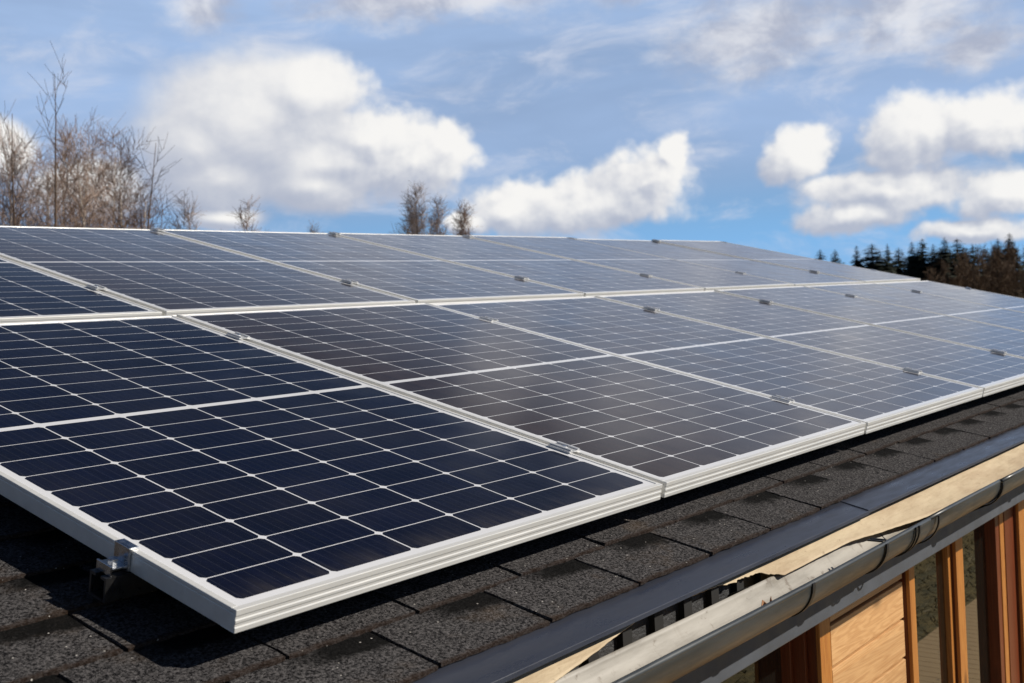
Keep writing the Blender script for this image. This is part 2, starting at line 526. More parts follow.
def cell_mat(name, navy):
    m, b, p = material(name)
    oc = b.node('ShaderNodeTexCoord').outputs['Object']
    x, y, _ = b.sep(oc)[:]
    cx = b.m('DIVIDE', b.m('SUBTRACT', x, MX), CW)
    half = PLEN / 2
    yy = b.m('SUBTRACT', half, b.m('ABSOLUTE', b.m('SUBTRACT', y, half)))       # from the nearer short edge
    cy = b.m('DIVIDE', b.m('SUBTRACT', yy, MY), CH)
    fx = b.m('MULTIPLY', b.m('SUBTRACT', 0.5, b.m('ABSOLUTE', b.m('SUBTRACT', b.m('FRACT', cx), 0.5))), CW)   # metres to a column line
    fy = b.m('MULTIPLY', b.m('SUBTRACT', 0.5, b.m('ABSOLUTE', b.m('SUBTRACT', b.m('FRACT', cy), 0.5))), CH)
    inx = b.m('MULTIPLY', b.m('GREATER_THAN', cx, 0.0), b.m('LESS_THAN', cx, float(COLS)))
    iny = b.m('MULTIPLY', b.m('GREATER_THAN', cy, 0.0), b.m('LESS_THAN', cy, ROWS / 2.0))
    cell = b.m('MULTIPLY', b.m('GREATER_THAN', fx, 0.0014), b.m('GREATER_THAN', fy, 0.0010))
    cell = b.m('MULTIPLY', cell, b.m('GREATER_THAN', b.m('ADD', fx, fy), 0.0085))
    cell = b.m('MULTIPLY', cell, b.m('MULTIPLY', inx, iny))
    # nine thin busbars per cell
    bb = b.m('FRACT', b.m('ADD', b.m('MULTIPLY', cx, 9.0), 0.0))
    bb = b.m('LESS_THAN', b.m('ABSOLUTE', b.m('SUBTRACT', bb, 0.5)), 0.022)
    idv = b.xyz(b.m('FLOOR', cx), b.m('FLOOR', b.m('DIVIDE', b.m('SUBTRACT', y, MY), CH)))
    wn = b.node('ShaderNodeTexWhiteNoise', noise_dimensions='3D')
    b.put(wn.inputs['Vector'], idv)
    rv = b.m('ADD', 0.8, b.m('MULTIPLY', wn.outputs['Value'], 0.4))
    stre = b.noise(b.vm('MULTIPLY', oc, (90, 2.0, 1)), 1.0, 2.0)
    rv = b.m('MULTIPLY', rv, b.ramp(stre, 0.3, 0.7, 0.8, 1.2))
    cc = b.mix(1.0, navy, b.xyz(rv, rv, rv), 'MULTIPLY')
    cc = b.mix(b.m('MULTIPLY', bb, 0.22), cc, (0.09, 0.095, 0.11))
    c = b.mix(cell, (0.62, 0.63, 0.66), cc)
    # dust film, thicker along the lower edge where rain leaves it
    du = b.noise(oc, 3.0, 6.0, 0.65)
    wet = b.noise(b.vm('MULTIPLY', oc, (22, 5, 1)), 1.0, 5.0, 0.7)
    du2 = b.m('MULTIPLY', b.ramp(y, 0.09, 0.012), b.ramp(wet, 0.35, 0.7))
    cc = b.mix(b.m('MULTIPLY', du2, 0.10), cc, (0.30, 0.26, 0.21))
    c = b.mix(cell, (0.62, 0.63, 0.66), cc)
    c = b.mix(b.ramp(du, 0.3, 0.8, 0.0, 0.02), c, (0.45, 0.40, 0.34))
    b.put(p.inputs['Base Color'], c)
    p.inputs['Roughness'].default_value = 0.13
    b.put(p.inputs['Roughness'], b.ramp(b.noise(oc, 5.0, 5.0, 0.6), 0.3, 0.7, 0.10, 0.17))
    p.inputs['IOR'].default_value = 1.34
    p.inputs['Specular IOR Level'].default_value = 0.5
    return m


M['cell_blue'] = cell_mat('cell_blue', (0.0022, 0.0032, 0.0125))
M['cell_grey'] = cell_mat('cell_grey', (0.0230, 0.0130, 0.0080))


def glass_mat():
    m, b, p = material('window_glass')
    p.inputs['Base Color'].default_value = (0.006, 0.006, 0.005, 1)
    p.inputs['Roughness'].default_value = 0.0
    p.inputs['IOR'].default_value = 2.5
    p.inputs['Specular IOR Level'].default_value = 0.5
    oc = b.node('ShaderNodeTexCoord').outputs['Object']
    bn = b.node('ShaderNodeBump')
    bn.inputs['Strength'].default_value = 0.012
    bn.inputs['Distance'].default_value = 0.01
    b.put(bn.inputs['Height'], b.noise(oc, 1.6, 2.0, 0.5))
    b.put(p.inputs['Normal'], bn.outputs[0])
    return m


M['glass'] = glass_mat()


def grass_mat():
    m, b, p = material('spring_meadow')
    oc = b.node('ShaderNodeTexCoord').outputs['Object']
    a = b.noise(b.vm('MULTIPLY', oc, (0.35, 1.3, 1)), 0.9, 6.0, 0.65)
    d = b.noise(b.vm('MULTIPLY', oc, (0.6, 1.5, 1)), 5.0, 6.0, 0.75)
    c = b.mix(b.ramp(a, 0.35, 0.65), (0.14, 0.100, 0.018), (0.060, 0.055, 0.010))
    c = b.mix(b.ramp(d, 0.35, 0.65), c, (0.18, 0.13, 0.030))
    b.put(p.inputs['Base Color'], c)
    p.inputs['Roughness'].default_value = 0.95
    bn = b.node('ShaderNodeBump')
    bn.inputs['Strength'].default_value = 1.0
    bn.inputs['Distance'].default_value = 0.04
    b.put(bn.inputs['Height'], d)
    b.put(p.inputs['Normal'], bn.outputs[0])
    return m


M['grass'] = grass_mat()
M['blade'] = simple('dry_grass_blade', (0.17, 0.125, 0.028), 0.8, 0.0, 0.5, 2.0)
M['bark'] = simple('brown_bark', (0.10, 0.065, 0.045), 0.85, 0, 0.4, 12, 0.4, 60)
M['bark_pale'] = simple('birch_bark', (0.50, 0.44, 0.38), 0.8, 0, 0.5, 9, 0.2, 60, stretch=(2, 2, 1))
M['twig'] = simple('bare_twig', (0.135, 0.088, 0.072), 0.8, 0, 0.3, 3)
M['twig_pale'] = simple('pale_twig', (0.30, 0.215, 0.17), 0.8, 0, 0.3, 3)
M['twig_mid'] = simple('grey_brown_twig', (0.36, 0.30, 0.28), 0.8, 0, 0.3, 3)
M['needle'] = simple('spruce_needles', (0.010, 0.018, 0.008), 0.8, 0, 0.5, 2.0)
M['scrub'] = simple('brown_scrub_twig', (0.115, 0.070, 0.040), 0.85, 0, 0.4, 1.0)
M['leaf'] = simple('dry_leaf', (0.30, 0.15, 0.07), 0.7, 0, 0.5, 60)

# ------------------------------------------------------------------ ground
g = MB()
g.add([(-3000, -3000, 0), (3000, -3000, 0), (3000, 3000, 0), (-3000, 3000, 0)], [(0, 1, 2, 3)])
tag(g.build('ground', M['grass']), kind='structure')

rng = random.Random(7)
gr = MB()
for i in range(24000):
    x, y = rng.uniform(-2, 26), -2.35 - abs(rng.gauss(0, 5.0))
    h = rng.uniform(0.02, 0.07)
    a = rng.uniform(0, 6.28)
    w = 0.012
    dx, dy = math.cos(a) * w, math.sin(a) * w
    lx, ly = rng.gauss(0, 0.07), rng.gauss(0, 0.07)
    gr.add([(x - dx, y - dy, 0), (x + dx, y + dy, 0), (x + lx, y + ly, h)], [(0, 1, 2)])
tag(gr.build('meadow_grass', M['blade']), 'dry olive meadow grass growing beyond the wooden deck', 'grass', kind='stuff')

DZ = 0.24
dk = MB()
xx = -1.2
while xx < 12.0:
    dk.box(xx, xx + 0.113, -2.2, 0.12, DZ - 0.028, DZ)
    xx += 0.12
for yy in (-2.15, -1.4, -0.7, -0.05):
    dk.box(-1.15, 11.9, yy, yy + 0.07, 0.0, DZ - 0.03)
tag(dk.build('deck', M['deckwood']), kind='structure')

# ------------------------------------------------------------------ the house
HX0, HX1 = -0.75, 7.35            # walls
RX0, RX1 = -0.95, 7.65            # roof
N_ROOF = -0.087
V_EAVE, V_RIDGE = -0.146, 3.50
HB = Vector((3.3, 3.3, 0))
house = empty('timber_house', HB)
tag(house, 'low timber house with black shingle roof carrying the solar array', 'house')


def hpart(mb, name, mat, parent=None, **kw):
    o = mb.build(name, mat, parent or house, off=HB, **kw)
    return o


# shingles: every tab a thin slab, laid in overlapping courses
def build_shingles():
    rs = random.Random(3)
    mb = MB()
    mb.uv = []
    TP, EX, SLOT = 0.2415, 0.1325, 0.0065
    offs = [-0.007, 0.088, 0.180]
    edge = V_EAVE
    k = 0
    while edge < V_RIDGE - 0.02:
        top = min(edge + EX + 0.03, V_RIDGE)
        near = k < 6
        off = (offs + [0.03, 0.14, 0.22, 0.07])[k % 7] if k < 7 else rs.uniform(0, TP)
        j0 = int((RX0 - off) / TP) - 1
        j = j0
        while True:
            ua = off + j * TP + SLOT / 2
            ub = ua + TP - SLOT
            j += 1
            if ub < RX0 + 0.02:
                continue
            if ua > RX1 - 0.02:
                break
            ua, ub = max(ua, RX0), min(ub, RX1)
            nu, nv = (16, 6) if near and ua < 4.5 else (2, 1)
            lift = rs.uniform(0.0045, 0.0075)
            skew = rs.uniform(-0.003, 0.003)
            tilt = rs.uniform(-0.0015, 0.0015)
            base = len(mb.v)
            for iv in range(nv + 1):
                fv = iv / nv
                for iu in range(nu + 1):
                    fu = iu / nu
                    u = ua + (ub - ua) * fu
                    v = edge + (top - edge) * fv
                    if nv > 1:
                        if iv == 0:
                            v += rs.uniform(-0.0016, 0.0016)
                        if iu in (0, nu):
                            u += rs.uniform(-0.0008, 0.0008)
                    v += skew * (fu - 0.5) * (1 - fv)
                    n = N_ROOF + 0.0012 + (lift + tilt * (fu - 0.5) * 2) * (1 - fv) ** 1.0 + (rs.uniform(-0.0005, 0.0005) if nv > 1 else 0)
                    mb.v.append(tuple(PW(u, v, n)))
                    mb.uv.append((fu * TP, max(0.0, edge + EX - v)))
            W1 = nu + 1
            for iv in range(nv):
                for iu in range(nu):
                    a = base + iv * W1 + iu
                    mb.f.append((a, a + 1, a + W1 + 1, a + W1))
            # skirts: front edge and both sides
            loop = [base + iv * W1 for iv in range(nv, -1, -1)] + [base + i for i in range(1, W1)] + [base + iv * W1 + nu for iv in range(1, nv + 1)]
            lowi = []
            for q in loop:
                p = Vector(mb.v[q]) + Vector((0, SN, -CS)) * 0.0055
                lowi.append(len(mb.v))
                mb.v.append(tuple(p))
                mb.uv.append((0.02, 0.131))
            for a in range(len(loop) - 1):
                mb.f.append((loop[a], lowi[a], lowi[a + 1], loop[a + 1]))
        edge += EX
        k += 1
    # far slope of the roof, one sheet
    o = len(mb.v)
    ry, rz = PW(0, V_RIDGE, N_ROOF + 0.004)[1:]
    for x, y, z in ((RX0, ry, rz), (RX1, ry, rz), (RX1, 2 * ry + 0.2, 0.02 + PW(0, V_EAVE, N_ROOF).z), (RX0, 2 * ry + 0.2, 0.02 + PW(0, V_EAVE, N_ROOF).z)):
        mb.v.append((x, y, z))
        mb.uv.append((0.03, 0.1))
    mb.f.append((o, o + 1, o + 2, o + 3))
    return mb


roof = hpart(build_shingles(), 'shingle_roof', M['shingle'])
# roof boarding below the shingles
mb = MB()
EV, RG = PW(0, V_EAVE + 0.006, N_ROOF - 0.002), PW(0, V_RIDGE, N_ROOF - 0.002)
bk = Vector((0, 2 * RG.y + 0.19, EV.z))
prof = [(EV.y, EV.z), (RG.y, RG.z), (bk.y, bk.z), (bk.y, bk.z - 0.024), (RG.y, RG.z - 0.026), (EV.y + 0.006, EV.z - 0.024)]
mb.prism(prof, RX0 + 0.004, RX1 - 0.004)
hpart(mb, 'roof_board', M['crater'], roof)
# ridge cap
mb = MB()
rp = PW(0, V_RIDGE, N_ROOF)
mb.prism([(rp.y - 0.13, rp.z - 0.022), (rp.y, rp.z + 0.014), (rp.y + 0.13, rp.z - 0.022), (rp.y + 0.13, rp.z - 0.028), (rp.y, rp.z + 0.007), (rp.y - 0.13, rp.z - 0.028)], RX0, RX1)
hpart(mb, 'ridge_cap', M['shingle'], roof)

# eave flashing: three lengths of folded dark sheet, ends overlapping
for (x0, x1, dz) in ((RX0, 1.556, 0.0), (1.5535, 4.05, 0.0022), (4.04, RX1, 0.0)):
    mb = MB()
    p0, p1 = PW(0, V_EAVE + 0.012, N_ROOF - 0.0012), PW(0, -0.2085, N_ROOF - 0.0012)
    pr = [(p0.y, p0.z + dz), (p1.y, p1.z + dz), (p1.y - 0.001, p1.z - 0.0075 + dz), (p1.y + 0.004, p1.z - 0.0075 + dz), (p1.y + 0.004, p1.z - 0.0022 + dz), (p0.y, p0.z - 0.0016 + dz)]
    mb.prism(pr, x0, x1)
    hpart(mb, 'eave_flashing', M['flash'], bevel=0.0012)

# fascia and the battens of the ventilation gap
mb = MB()
mb.box(RX0 + 0.01, RX1 - 0.01, -0.148, -0.128, H - 0.235, H - 0.146)
fascia = hpart(mb, 'fascia', M['vent'])
k = 0
x = RX0 + 0.06
while x < 2.4:
    mb = MB()
    mb.box(x, x + 0.026, -0.160, -0.1485, H - 0.232, H - 0.150)
    hpart(mb, 'batten', M['slat'], fascia)
    x += 0.0935

# torn beige underlay hanging from under the flashing into the gutter
def underlay(x0, x1, lower, seed, thick=0.0012, upper=None):
    rs = random.Random(seed)
    mb = MB()
    n = int((x1 - x0) / 0.006)
    rows = 7
    jit = 0.0
    vs = []
    for i in range(n + 1):
        x = x0 + (x1 - x0) * i / n
        f, rag = lower(x)
        f0 = upper(x) if upper else 0.0
        jit = 0.6 * jit + rs.uniform(-1, 1) * rag
        f = max(f + jit, f0 + 0.002)
        for j in range(rows + 1):
            t = f0 + (f - f0) * j / rows
            # path from under the flashing down into the gutter, t in metres
            if t < 0.035:
                y, z = -0.152 - t * 0.90, -0.1515 - t * 0.45
            else:
                q = t - 0.035
                y, z = -0.1835 - q * 0.88, -0.1672 - q * 0.44 + q * q * 2.2
            w = 0.0008 * math.sin(x * 9 + t * 30) + 0.0004 * math.sin(x * 31 + 1.3)
            vs.append((x, y - w * 0.5, H + z + w))
    W1 = rows + 1
    mb.add(vs, [(i * W1 + j, (i + 1) * W1 + j, (i + 1) * W1 + j + 1, i * W1 + j + 1) for i in range(n) for j in range(rows)])
    o = hpart(mb, 'underlay', M['membrane'], smooth=True)
    md = o.modifiers.new('solid', 'SOLIDIFY')
    md.thickness = thick
    return o


def low_left(x):
    return (0.046 if x < 0.36 else max(0.0, 0.046 * (0.70 - x) / 0.34)), 0.0004


def low_right(x):
    if x < 0.90:
        return 0.004 + 0.008 * (x - 0.70) / 0.2, 0.0006
    if x < 1.04:
        return 0.012 + (x - 0.90) * 0.09, 0.0028
    if x < 1.09:
        return 0.025 + (x - 1.04) * 0.5, 0.0030
    if x < 1.40:
        return 0.052, 0.0003
    if x < 2.0:
        return 0.052 + (x - 1.40) * 0.10, 0.0005
    return 0.112, 0.0004


underlay(RX0 + 0.02, 0.70, low_left, 5)
tag(underlay(0.70, RX1 - 0.05, low_right, 6), 'torn beige underlay strip with ragged end')

# gutter
GY, GZ, GR = -0.240, H - 0.157, 0.060


def gutter_sect(x0, x1, dy=0.0, dz=0.0, r=GR):
    prof = []
    for i in range(25):
        a = math.pi + R(165) * i / 24            # front rim -> bottom -> back rim
        prof.append((GY + dy + r * math.cos(a), GZ + dz + r * math.sin(a)))
    seg = max(2, int((x1 - x0) / 0.12))
    def wob(x, y, z):
        return (x, y + 0.0012 * math.sin(x * 5.1), z + 0.0015 * math.sin(x * 3.3 + 1))
    outer = MB()
    outer.strip(prof, x0, x1, seg, wob)
    # rolled front bead
    bead = []
    for k in range(seg + 1):
        x = x0 + (x1 - x0) * k / seg
        bead.append(Vector(wob(x, prof[0][0] + 0.004, prof[0][1] + 0.001)))
    outer.tube(bead, 0.0052, 10)
    return outer, prof, seg, wob


gutter = None
for (x0, x1, dy, dz, r) in ((RX0 - 0.02, 1.60, 0, 0, GR), (1.585, 2.13, 0.001, 0.001, GR - 0.0016), (2.12, RX1 + 0.02, -0.002, 0.003, GR + 0.001)):
    outer, prof, seg, wob = gutter_sect(x0, x1, dy, dz, r)
    o = hpart(outer, 'gutter', M['gut_out'], smooth=True)
    if gutter is None:
        gutter = o
    inner = MB()
    pin = []
    for i, (y, z) in enumerate(prof):
        a = math.pi + R(165) * i / 24
        pin.append((y - 0.0018 * math.cos(a), z - 0.0018 * math.sin(a)))
    pin = pin[1:] + [(prof[-1][0], prof[-1][1] + 0.0003)]
    inner.strip(pin[::-1], x0, x1, seg, wob)
    hpart(inner, 'gutter_lining', M['gut_in'], o, smooth=True)


def strap(x, w, r, mat, name, full=True, a0=178, a1=344):
    mb = MB()
    vs = []
    n = 22
    for i in range(n + 1):
        a = R(a0 + (a1 - a0) * i / n)
        for dx in (-w / 2, w / 2):
            for rr in (r, r + 0.0032):
                vs.append((x + dx, GY + rr * math.cos(a), GZ + rr * math.sin(a)))
    fs = []
    for i in range(n):
        b0, b1 = i * 4, (i + 1) * 4
        fs += [(b0 + 1, b1 + 1, b1 + 3, b0 + 3), (b0, b0 + 2, b1 + 2, b1), (b0, b1, b1 + 1, b0 + 1), (b0 + 2, b0 + 3, b1 + 3, b1 + 2)]
    fs += [(0, 1, 3, 2), (n * 4, n * 4 + 2, n * 4 + 3, n * 4 + 1)]
    mb.add(vs, fs)
    if full:
        arc = [(GY + (r + 0.003) * math.cos(R(q)), GZ + (r + 0.003) * math.sin(R(q))) for q in range(255, 345, 8)]
        mb.prism(arc + [(-0.1495, GZ - 0.03), (-0.1565, GZ - 0.105)], x - 0.020, x + 0.020)
    return hpart(mb, name, mat, gutter, smooth=False)


for x in (-0.3, 0.34, 0.989, 1.336, 2.127, 2.80, 3.5, 4.2, 4.9, 5.6, 6.3, 7.0):
    strap(x, 0.011, GR + 0.0012, M['black_strap'], 'gutter_bracket')
for x in (1.500, 1.520, 1.642):
    strap(x, 0.006, GR + 0.001, M['black_strap'], 'joint_seal', False, 176, 350)
# clip of a bracket over the rim
mb = MB()
for dx in (-0.009, 0.006):
    mb.box(1.336 + dx, 1.336 + dx + 0.005, GY - GR + 0.003, GY - GR + 0.034, GZ + 0.006, GZ + 0.009)
hpart(mb, 'rim_clip', M['black_strap'], gutter)
# end cap
mb = MB()
for xx in (RX0 - 0.02, RX1 + 0.02):
    mb = MB()
    pr = [(GY + (GR + 0.002) * math.cos(math.pi + math.pi * i / 20), GZ + (GR + 0.002) * math.sin(math.pi + math.pi * i / 20)) for i in range(21)]
    mb.prism(pr, xx - 0.002, xx + 0.001)
    hpart(mb, 'end_cap', M['gut_out'], gutter)

# grey trim board under the gutter, soffit
mb = MB()
mb.box(HX0 - 0.1, RX1 - 0.05, -0.155, -0.135, H - 0.332, H - 0.238)
hpart(mb, 'eave_trim', M['trimgrey'], bevel=0.003)
mb = MB()
mb.box(HX0 - 0.1, RX1 - 0.06, -0.134, 0.20, H - 0.300, H - 0.285)
hpart(mb, 'soffit', M['soffit'])

# wall: posts, planks and glazing (x along the wall, y = 0.09 is the face)
YF, YB = 0.090, 0.225
ZT, ZB = H - 0.301, DZ + 0.005


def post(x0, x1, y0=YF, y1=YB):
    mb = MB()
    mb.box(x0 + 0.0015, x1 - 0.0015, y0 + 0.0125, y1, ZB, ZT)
    o = hpart(mb, 'post', M['frame_shade_wood'], bevel=0.002)  # shade of the post sides put into a darker wood colour
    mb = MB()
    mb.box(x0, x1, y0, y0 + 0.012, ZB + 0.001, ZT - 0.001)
    hpart(mb, 'lit_front', M['post'], o, bevel=0.002)  # added front strip, carries the sunlit tone of the same post
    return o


def window(x0, x1, yg, fl, fr):
    """glazing between two posts, pane face at yg; fl, fr: (width, y front, material) steps from the outside in"""
    yb_ = yg + 0.03
    f = None

    def stile(xa, xb, y, mat):
        nonlocal f
        mb = MB()
        mb.box(xa + 0.0005, xb - 0.0005, y, yb_, ZB + 0.001, ZT - 0.001)
        o = hpart(mb, 'window' if f is None else 'stile', M[mat], f or house, bevel=0.0015)
        f = f or o
    xl, xr = x0, x1
    for w, y, mat in fl:
        stile(xl, xl + w, y, mat)
        xl += w
    for w, y, mat in fr:
        stile(xr - w, xr, y, mat)
        xr -= w
    for za, zb in ((ZB + 0.002, ZB + 0.10), (ZT - 0.03, ZT - 0.002)):
        mb = MB()
        mb.box(xl, xr, yg - 0.012, yb_ - 0.001, za, zb)
        hpart(mb, 'cross_rail', M['frame_shade_wood'], f)
    g_ = MB()
    g_.box(xl - 0.004, xr + 0.004, yg, yg + 0.008, ZB + 0.09, ZT - 0.025)
    hpart(g_, 'pane', M['glass'], f)
    return f


def planks(x0, x1):
    mb = MB()
    z = ZT - 0.006
    zs = [H - 0.635 - 0.1155 * k for k in range(-3, 20)]
    top = ZT - 0.004
    for zl in zs:
        if zl > ZT - 0.03:
            continue
        lo = max(zl, ZB)
        if lo >= top - 0.01:
            break
        mb.prism([(YF, lo + 0.0060), (YF + 0.004, lo + 0.0048), (YF + 0.022, lo + 0.0048), (YF + 0.022, top - 0.0040), (YF + 0.004, top - 0.0040), (YF, top - 0.0055)], x0, x1)
        top = lo
    return hpart(mb, 'plank_panel', M['plank'])


def backing(x0, x1):
    mb = MB()
    mb.box(x0, x1, YF + 0.024, YB, ZB, ZT)
    return hpart(mb, 'wall_backing', M['slat'])


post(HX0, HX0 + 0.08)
window(HX0 + 0.081, 0.449, 0.185, [(0.05, 0.15, 'frame_shade_wood')], [(0.05, 0.15, 'frame_shade_wood')])
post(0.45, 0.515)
window(0.516, 1.872, 0.185, [(0.05, 0.15, 'frame_shade_wood')], [(0.018, 0.125, 'frame_shade_wood'), (0.016, 0.158, 'frame_shade_wood')])
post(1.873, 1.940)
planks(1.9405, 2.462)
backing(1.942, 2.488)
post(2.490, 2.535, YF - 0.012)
window(2.5355, 2.9575, 0.124, [(0.012, 0.112, 'frame_shade_wood')], [(0.030, 0.107, 'post')])
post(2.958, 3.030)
window(3.0305, 3.5995, 0.124, [(0.012, 0.112, 'frame_shade_wood')], [(0.121, 0.080, 'frame_shade_wood'), (0.048, 0.083, 'post'), (0.045, 0.086, 'frame_shade_wood')])
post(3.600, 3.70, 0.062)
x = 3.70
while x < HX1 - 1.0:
    window(x + 0.001, x + 0.85, 0.124, [(0.03, 0.10, 'frame_shade_wood')], [(0.05, 0.10, 'post')])
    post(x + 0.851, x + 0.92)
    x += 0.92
window(x + 0.001, HX1 - 0.09, 0.124, [(0.03, 0.10, 'frame_shade_wood')], [(0.05, 0.10, 'post')])
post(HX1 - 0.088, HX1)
# the other walls of the house
mb = MB()
yb = bk.y - 0.35
zr = RG.z - 0.05
gab = [(YB + 0.01, 0.0), (yb, 0.0), (yb, EV.z - 0.02), (RG.y, zr), (YB + 0.01, EV.z + 0.02)]
mb.prism(gab, HX0 + 0.02, HX1 - 0.02)
hpart(mb, 'wall', M['interior'])
mb = MB()
mb.box(HX0, HX1, 0.12, YB, 0.0, DZ - 0.03)
hpart(mb, 'plinth', M['trimgrey'])

# ------------------------------------------------------------------ solar panels
def panel_meshes():
    fr = MB()
    # grooved profile of the frame faces (v outwards, n)
    def face(sgn, v0):
        pr = [(v0, 0.0)]
        zs = [0.0, -0.0025, -0.0075, -0.0095, -0.0125, -0.0145, -0.0175, -0.0195, -0.0225, -0.0245, -PTH]
        ds = [0.0, 0.0, 0.0, 0.0008, 0.0008, 0.0, 0.0, 0.0008, 0.0008, 0.0, 0.0]
        out = [(v0 + sgn * d, z) for z, d in zip(zs, ds)]
        inn = [(v0 + sgn * 0.028, -PTH), (v0 + sgn * 0.028, -PTH + 0.002), (v0 + sgn * 0.003, -PTH + 0.002), (v0 + sgn * 0.003, -0.006), (v0 + sgn * FL, -0.006), (v0 + sgn * FL, 0.0)]
        p = out + inn
        return p if sgn > 0 else p[::-1]
    fr.prism(face(1, 0.0), 0.0, PWID)
    fr.prism(face(-1, PLEN), 0.0, PWID)
    for x0, s in ((0.0, 1), (PWID, -1)):
        def bx(xa, xb, za, zb):
            xs = sorted((x0 + s * xa, x0 + s * xb))
            fr.box(xs[0], xs[1], FL, PLEN - FL, za, zb)
        bx(0.0, FL, -0.006, 0.0)
        xs = sorted((x0 + s * 0.0002, x0 + s * 0.003))
        fr.box(xs[0], xs[1], 0.0015, PLEN - 0.0015, -PTH + 0.0003, -0.0061)
        bx(0.003, 0.028, -PTH, -PTH + 0.002)
    gl = MB()
    gl.box(FL - 0.002, PWID - FL + 0.002, FL - 0.002, PLEN - FL + 0.002, -0.0052, -0.0014)
    return fr, gl


fr, gl = panel_meshes()
proto_p = empty('solar_panel', (0, 0, 0), SL)
frame_o = fr.build('frame', M['alu'], proto_p, bevel=0.0009)
glass_o = gl.build('cell_sheet', M['cell_blue'], proto_p)
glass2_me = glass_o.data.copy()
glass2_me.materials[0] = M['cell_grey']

ordw = ['first', 'second', 'third', 'fourth', 'fifth', 'sixth', 'seventh']
rp_ = random.Random(12)
for row in range(2):
    for c in range(7):
        o = proto_p if (row == 0 and c == 0) else copy_tree(proto_p)
        o.location = PW(c * PITCH_U + 0.007, row * PITCH_V - 0.002, 0)
        o.rotation_euler = (SL + R(rp_.uniform(-0.12, 0.12)), R(rp_.uniform(-0.12, 0.12)), 0)
        if row == 0 and c == 0:
            lab = 'dark navy solar panel at the near corner of the array, above the shadowed shingles'
        elif row == 0 and c == 1:
            lab = 'brownish grey solar panel directly beside the near corner panel in the lower row'
        elif row == 0:
            lab = '%s solar panel from the near corner in the lower row along the gutter' % ordw[c]
        elif c == 0:
            lab = 'dark solar panel at the left end of the upper row'
        elif c == 6:
            lab = 'pale reflecting solar panel at the far right end of the upper row'
        else:
            lab = '%s solar panel from the left end in the upper row under the sky' % ordw[c]
        tag(o, lab, 'solar panel', 'solar panels of the roof array')
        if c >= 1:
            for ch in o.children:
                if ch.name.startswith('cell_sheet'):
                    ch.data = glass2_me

# mounting rails with their clamps
def mid_clamp_mb():
    mb = MB()
    L = 0.027
    # hat: two wings on the frames, a raised channel, a bolt head
    mb.box(-0.019, -0.006, -L, L, 0.0006, 0.0036)
    mb.box(0.006, 0.019, -L, L, 0.0006, 0.0036)
    mb.box(-0.006, 0.006, -L, L, 0.0006, 0.0030)
    mb.box(-0.0150, -0.0090, -L * 0.99, L * 0.99, 0.0037, 0.0066)
    mb.box(0.0090, 0.0150, -L * 0.99, L * 0.99, 0.0037, 0.0066)
    return mb


def bolt_mb():
    mb = MB()
    pr = [(0.0058 * math.cos(R(60 * i)), 0.0058 * math.sin(R(60 * i))) for i in range(6)]
    mb.prism(pr, 0.0031, 0.0062, 'z')
    return mb


def end_clamp_mb():
    mb = MB()
    L = 0.017
    mb.box(-0.004, 0.010, -L, L, 0.0006, 0.0038)         # lip over the frame
    mb.box(-0.0045, -0.0010, -L, L, -0.030, 0.0038)     # upright
    mb.box(-0.028, -0.0046, -L, L, -0.024, -0.0205)      # foot
    mb.box(-0.030, -0.0270, -L, L, -0.031, -0.0170)
    return mb


RAILS = [(0, 0.238, 'lowest mounting rail, its cut end sticking out beside the near corner panel'),
         (0, 1.293, 'mounting rail under the upper half of the lower panel row'),
         (1, 1.958, 'mounting rail under the lower half of the upper panel row'),
         (1, 3.150, 'topmost mounting rail under the upper panel row, below the ridge')]
mc, bl_ = mid_clamp_mb(), bolt_mb()
mid_o = bolt_o = None
for (row, v, lab) in RAILS:
    r = empty('mounting_rail', PW(0, v, 0), SL)
    tag(r, lab, 'mounting rail', 'mounting rails of the array')
    mb = MB()
    u1 = 7 * PITCH_U + 0.02
    zb, zt = -0.066, -PTH - 0.0006
    # open channel profile
    pr = [(-0.019, zb), (0.019, zb), (0.019, zt), (0.006, zt), (0.006, zt - 0.004), (0.015, zt - 0.004), (0.015, zb + 0.004), (-0.015, zb + 0.004),
          (-0.015, zt - 0.004), (-0.006, zt - 0.004), (-0.006, zt), (-0.019, zt)]
    mb.prism(pr, -0.030, u1)
    mb.build('channel', M['rail'], r)
    for x in (0.25, 1.4, 2.6, 3.8, 5.0, 6.2):
        mb = MB()
        mb.box(x - 0.015, x + 0.015, -0.03, 0.12, N_ROOF + 0.006, N_ROOF + 0.011)
        mb.box(x - 0.015, x + 0.015, -0.026, -0.0195, N_ROOF + 0.010, -0.045)
        mb.build('roof_hook', M['steel'], r)
    for k in range(1, 7):
        u = k * PITCH_U + 0.007 - (PITCH_U - PWID) / 2
        cl = mc.build('mid_clamp', M['alu_clamp'], r) if mid_o is None else mid_o.copy()
        bo = bl_.build('bolt', M['steel'], cl) if bolt_o is None else bolt_o.copy()
        if mid_o is None:
            mid_o, bolt_o = cl, bo
        else:
            COL.objects.link(cl)
            COL.objects.link(bo)
            cl.parent = r
            bo.parent = cl
        cl.location = (u, 0, 0)
    for u, sgn in ((0.007, 1), (6 * PITCH_U + PWID + 0.007, -1)):
        cl = end_clamp_mb().build('end_clamp', M['steel'], r, bevel=0.0006)
        cl.location = (u, 0, 0)
        if sgn < 0:
            cl.rotation_euler = (0, 0, math.pi)
        mb = MB()
        pr = [(-0.0165 + 0.0072 * math.cos(R(60 * i)), 0.0072 * math.sin(R(60 * i))) for i in range(6)]
        mb.prism(pr, -0.0204, -0.013, 'z')
        mb.build('bolt', M['steel'], cl)

